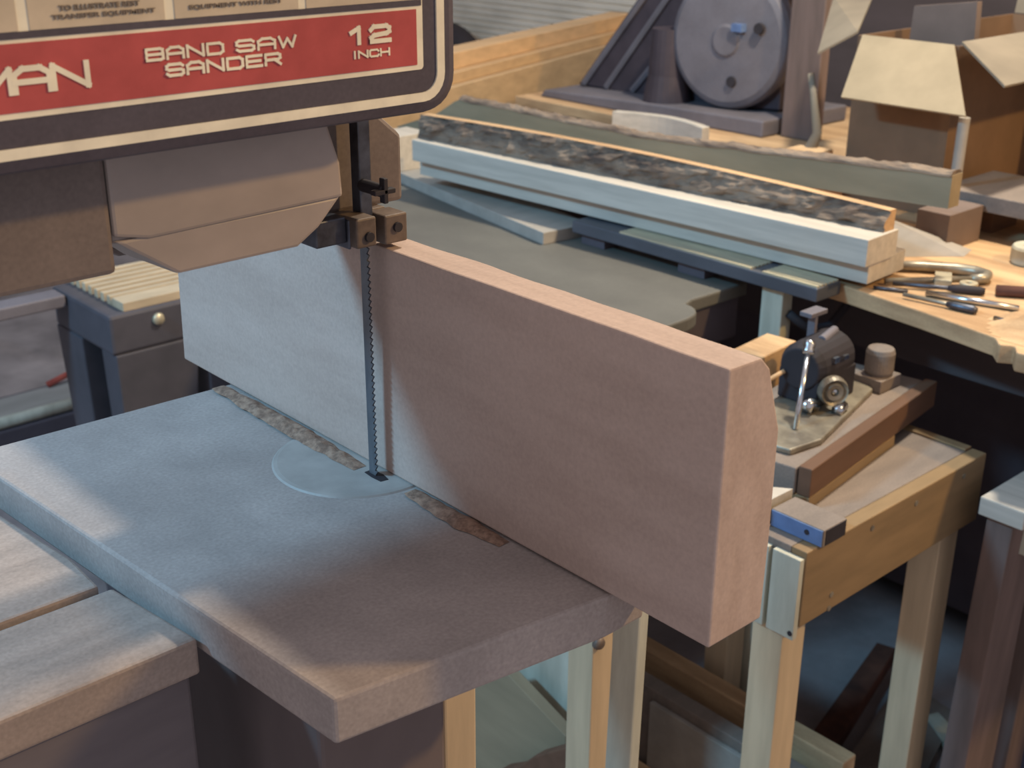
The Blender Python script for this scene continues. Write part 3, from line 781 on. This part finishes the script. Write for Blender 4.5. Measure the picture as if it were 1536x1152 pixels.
# ------------------------------------------------------------------ lumber
lum = [('lowest', 0.7502, 0.9000, 0.0, (196, 168, 134)), ('middle', 0.9002, 0.9260, 0.018, (200, 168, 130)), ('topmost', 0.9262, 0.9640, 0.044, (214, 178, 138))]
for dx, nm in ((-0.30, 'left'), (0.95, 'far')):
    b = BM(); box(b, 1.458 + dx, 1.458 + dx + 0.08, 1.672, 1.775, 0.0, 0.75, rotz(18.7, (1.458, 1.667, 0)))
    tag(obj('support_block', b, M['machine_dark']), 'dark support under the ' + nm + ' end of the orange lumber stack', 'block')
for nm, z0, z1, back, c_ in lum:
    b = BM(); box(b, 1.458 - 0.42, 1.458 + 1.05, 1.667 + back, 1.667 + 0.110 + back * 0.1, z0, z1, rotz(18.7, (1.458, 1.667, 0)))
    mm = mat('orange_lumber', rgb(*c_), rgb(*[int(v * 0.9) for v in c_]), 0.7, scale=(3, 40, 40), bump=0.06)
    tag(obj('lumber_board', b, mm, bevel=0.002), nm + ' board of the orange lumber stack beside the grey sander', 'board', 'stacked orange lumber')

# ------------------------------------------------------------------ disc sander
ds = thing('disc_sander', 'old grey disc sander with tilted side plate on the back of the bench', 'sander', (1.8, 1.25, 0.85))
b = BM(); prism(b, [(0.985, 0.8503), (1.655, 0.8503), (1.64, 0.868), (1.30, 0.880), (0.985, 0.885)], 'x', 1.70, 2.0)
obj('base', b, M['machine_grey'], ds, bevel=0.004)
b = BM(); prism(b, [(1.625, 0.872), (1.30, 0.872), (1.02, 0.890), (1.02, 1.32), (1.24, 1.32)], 'x', 1.80, 1.96)
obj('side_plate', b, M['sander_dark'], ds, bevel=0.004)
for (ya, za, yb, zb) in ((1.600, 0.878, 1.235, 1.30), (1.525, 0.878, 1.30, 1.15), (1.440, 0.880, 1.28, 1.05)):
    b = BM(); tube(b, [(1.797, ya, za), (1.797, yb, zb)], 0.008, 6)
    obj('brace', b, M['machine_grey'], ds)
b = BM(); lathe(b, [(0, -0.004), (0.030, -0.004), (0.034, 0.0), (0.128, 0.004), (0.140, 0.010), (0.145, 0.020), (0.145, 0.045), (0.10, 0.05), (0, 0.05)], (1.745, 1.132, 1.028), (1, 0.12, 0), 56)
dc = obj('disc', b, M['machine_grey'], ds, smooth=False, bevel=0.002)
for y, z in ((1.050, 1.060), (1.112, 0.945), (1.20, 1.05)):
    b = BM(); lathe(b, [(0, -0.004), (0.011, -0.004), (0.012, 0.003), (0, 0.003)], (1.7485, y, z), (1, 0.12, 0), 18)
    obj('hole', b, M['black'], dc)
b = BM(); box(b, 1.735, 1.752, 1.085, 1.112, 1.050, 1.066)
obj('bright_bit', b, M['blue_metal'], dc)  # blue highlight on the disc, modelled as a small blue block
b = BM(); lathe(b, [(0, 0), (0.055, 0), (0.045, 0.06), (0.04, 0.16), (0, 0.16)], (1.76, 1.30, 0.878), (0, 0, 1), 24)
obj('knob_column', b, M['sander_dark'], ds, smooth=False)
b = BM(); box(b, 1.83, 1.90, 0.885, 0.990, 0.8505, 1.50)
b.free()
b = BM(); box(b, 1.745, 1.775, 0.890, 0.972, 0.8505, 1.45)
tag(obj('timber_post', b, M['purple_wood'], bevel=0.003), 'dull brown square post standing right of the grey disc sander', 'post')
b = BM(); box(b, 1.715, 1.76, 0.98, 1.05, 0.8860, 0.900); b.free()
# pale bent offcut in front of the sander
b = BM(); pts_o, pts_i = [], []
for k in range(13):
    t = k / 12; y = 1.165 - 0.235 * t; x = 1.44 + 0.03 * math.sin(PI * t)
    pts_o.append((x, y)); pts_i.append((x + 0.016 + 0.006 * t, y))
prism(b, pts_o + list(reversed(pts_i)), 'z', 0.8503, 0.9120)
tag(obj('bent_offcut', b, M['pine'], bevel=0.001), 'pale curved offcut standing on the bench before the grey sander', 'offcut')

# ------------------------------------------------------------------ ribbed black stand on the left
rs = thing('ribbed_stand', 'black stand with a ribbed tan top behind the saw table', 'stand', (0.49, 1.36, 0.0))
b = BM(); box(b, 0.375, 0.60, 1.255, 1.475, 0.625, 0.694)
body = obj('housing', b, M['stand_black'], rs, bevel=0.006)
for k in range(9):
    y = 1.262 + 0.0235 * k
    b = BM(); box(b, 0.405, 0.597, y, y + (0.040 if k == 0 else 0.0125), 0.694, 0.709) if k != 1 else box(b, 0.405, 0.597, y + 0.018, y + 0.022, 0.694, 0.704)
    obj('top_rib', b, M['rib'], rs, bevel=0.001)
def tleg(x, y, wx, wy, dx, dy):
    b = BM(); hexa(b, [(x + dx, y + dy, 0), (x + wx * 0.6 + dx, y + dy, 0), (x + wx * 0.6 + dx, y + wy * 0.6 + dy, 0), (x + dx, y + wy * 0.6 + dy, 0)],
                      [(x, y, 0.625), (x + wx, y, 0.625), (x + wx, y + wy, 0.625), (x, y + wy, 0.625)])
    obj('leg', b, M['stand_black'], rs, bevel=0.003)
tleg(0.380, 1.255, 0.15, 0.055, 0.01, 0.01); tleg(0.375, 1.375, 0.055, 0.10, 0.01, -0.01)
tleg(0.545, 1.255, 0.05, 0.055, 0.0, 0.01); tleg(0.545, 1.415, 0.05, 0.06, 0.0, -0.01)
b = BM(); lathe(b, [(0, -0.004), (0.009, -0.004), (0.011, 0.001), (0, 0.001)], (0.460, 1.253, 0.672), (0, 1, 0), 14)
obj('bolt_head', b, M['slot'], rs, smooth=True)
b = BM(); box(b, 0.05, 0.372, 1.41, 1.455, 0.672, 0.694)
obj('side_bar', b, M['machine_grey'], rs, bevel=0.003)
b = BM(); box(b, 0.14, 0.18, 1.415, 1.45, 0.0, 0.672)
obj('leg', b, M['stand_black'], rs, bevel=0.003)
# things on the floor behind it
b = BM(); box(b, 0.25, 1.15, 2.17, 2.38, 0.0, 0.145)
tag(obj('low_platform', b, M['machine_dark'], bevel=0.004), 'low dark platform on the floor behind the black ribbed stand', 'platform')
b = BM(); box(b, 0.28, 1.10, 2.21, 2.33, 0.1452, 0.162)
tag(obj('pale_board', b, M['pale'], bevel=0.002), 'pale board lying on the low platform behind the ribbed stand', 'board')
b = BM(); tube(b, [(0.30, 2.188, 0.160), (0.76, 2.188, 0.160)], 0.0145, 14)
tag(obj('white_pipe', b, M['white_paint'], smooth=True), 'shiny white pipe lying along the front of the low platform', 'pipe')
b = BM(); tube(b, [(0.66, 2.32, 0.170), (0.74, 2.33, 0.185), (0.84, 2.32, 0.172), (0.92, 2.30, 0.178), (1.0, 2.33, 0.19)], 0.008, 8)
tag(obj('red_cord', b, M['redcloth'], smooth=True), 'dull red cord lying on the pale board behind the ribbed stand', 'cord')
b = BM(); box(b, 0.90, 0.98, 2.24, 2.30, 0.1622, 0.225)
tag(obj('white_carton', b, M['white_paint'], bevel=0.002), 'small white carton beside the red cord behind the ribbed stand', 'box')

# ------------------------------------------------------------------ under and around the stand, floor clutter
b = BM(); box(b, 0.550, 0.562, 0.34, 0.62, 0.0, 0.60)
tag(obj('white_board', b, M['white_paint'], bevel=0.001), 'faded white panel standing on edge under the saw table corner', 'panel')
b = BM(); prism(b, [(0.56, 0.275), (0.455, 0.375), (0.436, 0.388), (0.318, 0.350), (0.30, 0.0), (0.56, 0.0)], 'x', 0.500, 0.518)
tag(obj('leaning_board', b, M['grey_plank'], bevel=0.001), 'grey board leaning before the white panel under the saw table', 'board')
b = BM(); tube(b, [(0.36, 0.33, 0.0), (0.39, 0.33, 0.20), (0.42, 0.33, 0.27), (0.50, 0.33, 0.305)], 0.022, 10)
b.free()
b = BM(); prism(b, [(0.40, 0.0), (0.39, 0.28), (0.352, 0.308), (0.324, 0.342), (0.257, 0.398), (0.20, 0.42), (0.20, 0.0)], 'x', 0.450, 0.472)
tag(obj('brown_board', b, M['brown_board'], bevel=0.002), 'brown curved-top board lowest in the gap between the posts', 'board')
# stacked boards on the floor
b = BM(); box(b, 0.836, 0.866, 0.12, 0.60, 0.20, 0.246); 
lb = tag(obj('stacked_board', b, M['bench_wood'], bevel=0.002), 'tan board on the rack, higher of two beyond the pale post', 'board')
b = BM(); box(b, 0.765, 0.792, 0.08, 0.56, 0.02, 0.248)
tag(obj('stacked_board', b, M['dusty'], bevel=0.002), 'dusty board on edge on the floor, nearer of two beyond the pale post', 'board')
b = BM(); box(b, 0.756, 0.764, 0.10, 0.40, 0.02, 0.232)
tag(obj('grey_sheet', b, M['pale'], bevel=0.001), 'pale grey sheet leaning on the near side of the dusty board', 'sheet')
b = BM(); box(b, 0.836, 0.89, 0.14, 0.20, 0.0, 0.1998)
tag(obj('rack_block', b, M['machine_dark']), 'dark block under the near end of the tan board', 'block')
b = BM(); box(b, 0.836, 0.89, 0.54, 0.60, 0.0, 0.1998)
tag(obj('rack_block', b, M['machine_dark']), 'dark block under the far end of the tan board', 'block')
b = BM(); box(b, 0.70, 0.755, 0.10, 0.46, 0.0, 0.12)
tag(obj('floor_timber', b, M['bench_wood'], bevel=0.002), 'tan timber lying on the floor at the foot of the grey sheet', 'timber')
b = BM(); hexa(b, [(1.02, 0.32, 0.0), (1.05, 0.28, 0.0), (1.43, 0.385, 0.0), (1.42, 0.42, 0.0)], [(1.02, 0.32, 0.03), (1.05, 0.28, 0.03), (1.43, 0.385, 0.03), (1.42, 0.42, 0.03)])
tag(obj('rusty_bar', b, M['rust'], bevel=0.002), 'dark rusty bar lying on the floor between the stand legs', 'bar')
b = BM(); prism(b, [(1.10, 0.27), (1.38, 0.34), (1.36, 0.22), (1.18, 0.17)], 'z', 0.0, 0.012)
tag(obj('floor_board', b, M['dusty']), 'flat dusty board on the floor right of the rusty bar', 'board')
b = BM(); prism(b, [(1.31, 0.25), (1.335, 0.24), (1.29, 0.15), (1.255, 0.17)], 'z', 0.0, 0.015)
tag(obj('floor_strip', b, M['white_paint']), 'small pale strip on the floor behind the right stand leg', 'strip')

# ------------------------------------------------------------------ right edge trestle
tr = thing('trestle', 'grey weathered trestle with a pale top at the right edge', 'trestle', (0.98, 0.0, 0.0))
b = BM(); box(b, 0.880, 1.12, -0.045, 0.012, 0.656, 0.680)
obj('top_rail', b, M['pine'], tr, bevel=0.002)
b = BM(); box(b, 0.925, 1.10, -0.035, -0.012, 0.60, 0.656)
obj('under_rail', b, M['white_paint'], tr, bevel=0.002)
b = BM(); hexa(b, [(0.925, 0.0, 0), (1.02, 0.0, 0), (1.02, 0.035, 0), (0.925, 0.035, 0)], [(0.893, -0.028, 0.656), (0.965, -0.028, 0.656), (0.965, 0.006, 0.656), (0.893, 0.006, 0.656)])
obj('leg', b, M['purple_wood'], tr, bevel=0.002)
b = BM(); hexa(b, [(1.06, 0.0, 0), (1.12, 0.0, 0), (1.12, 0.03, 0), (1.06, 0.03, 0)], [(1.06, -0.010, 0.656), (1.10, -0.010, 0.656), (1.10, 0.010, 0.656), (1.06, 0.010, 0.656)])
obj('leg', b, M['purple_wood'], tr, bevel=0.002)
b = BM(); tube(b, [(1.15, 0.09, 0.022), (1.22, 0.12, 0.06), (1.285, 0.14, 0.11)], 0.018, 8)
tag(obj('tan_stick', b, M['bench_wood'], smooth=False), 'round tan stick leaning beside the grey trestle leg', 'stick')
b = BM(); hexa(b, [(1.33, 0.11, 0.0), (1.52, 0.11, 0.0), (1.52, 0.29, 0.0), (1.33, 0.29, 0.0)], [(1.31, 0.09, 0.40), (1.54, 0.09, 0.40), (1.54, 0.31, 0.40), (1.31, 0.31, 0.40)])
b.free()
b = BM(); hexa(b, [(1.14, -0.10, 0.0), (1.27, -0.10, 0.0), (1.27, 0.055, 0.0), (1.14, 0.055, 0.0)], [(1.13, -0.11, 0.66), (1.285, -0.11, 0.66), (1.285, 0.070, 0.66), (1.13, 0.070, 0.66)])
tag(obj('plastic_bin', b, M['bluebin'], bevel=0.008), 'blue plastic bin under the workbench at the right edge', 'bin')

# ------------------------------------------------------------------ light
def area(name, loc, target, size, power, col):
    l = bpy.data.lights.new(name, 'AREA'); l.shape = 'RECTANGLE'; l.size, l.size_y = size; l.energy = power; l.color = col
    o = bpy.data.objects.new(name, l); COL.objects.link(o); o.location = loc
    o.rotation_euler = (Vector(target) - Vector(loc)).to_track_quat('-Z', 'Y').to_euler()
    return o
def point(name, loc, r, power, col):
    l = bpy.data.lights.new(name, 'POINT'); l.energy = power; l.color = col; l.shadow_soft_size = r
    o = bpy.data.objects.new(name, l); COL.objects.link(o); o.location = loc
    return o
area('window_daylight', (-1.6, 1.0, 2.5), (0.2, 0.2, 0.95), (0.45, 0.12), 54, (0.29, 0.68, 1.0))
point('warm_bulb', (1.35, -1.30, 2.25), 0.05, 100, (1.0, 0.64, 0.24))
point('bench_lamp', (1.33, 0.25, 2.40), 0.06, 134, (1.0, 0.90, 0.72))
W = bpy.data.worlds.new('shop_world'); SC.world = W; W.use_nodes = True
W.node_tree.nodes['Background'].inputs['Color'].default_value = (1.0, 0.95, 1.0, 1)
W.node_tree.nodes['Background'].inputs['Strength'].default_value = 0.47

# ------------------------------------------------------------------ camera
cd = bpy.data.cameras.new('camera'); cam = bpy.data.objects.new('camera', cd); COL.objects.link(cam)
cd.sensor_width = 36.0; cd.lens = 1900.0 / 1536.0 * 36.0; cd.dof.use_dof = True; cd.dof.focus_distance = 0.80; cd.dof.aperture_fstop = 16.0; cd.clip_start = 0.02; cd.clip_end = 50
cam.matrix_world = Matrix(((0.743137, 0.251261, -0.620174, -0.43391), (-0.669123, 0.285445, -0.686145, -0.61055), (0.004624, 0.924873, 0.380249, 1.37338), (0, 0, 0, 1)))
SC.camera = cam
vs = SC.view_settings
SC.display_settings.display_device = 'sRGB'
vs.view_transform = 'Standard'; vs.look = 'None'; vs.exposure = 0.0; vs.gamma = 1.0; vs.use_curve_mapping = False
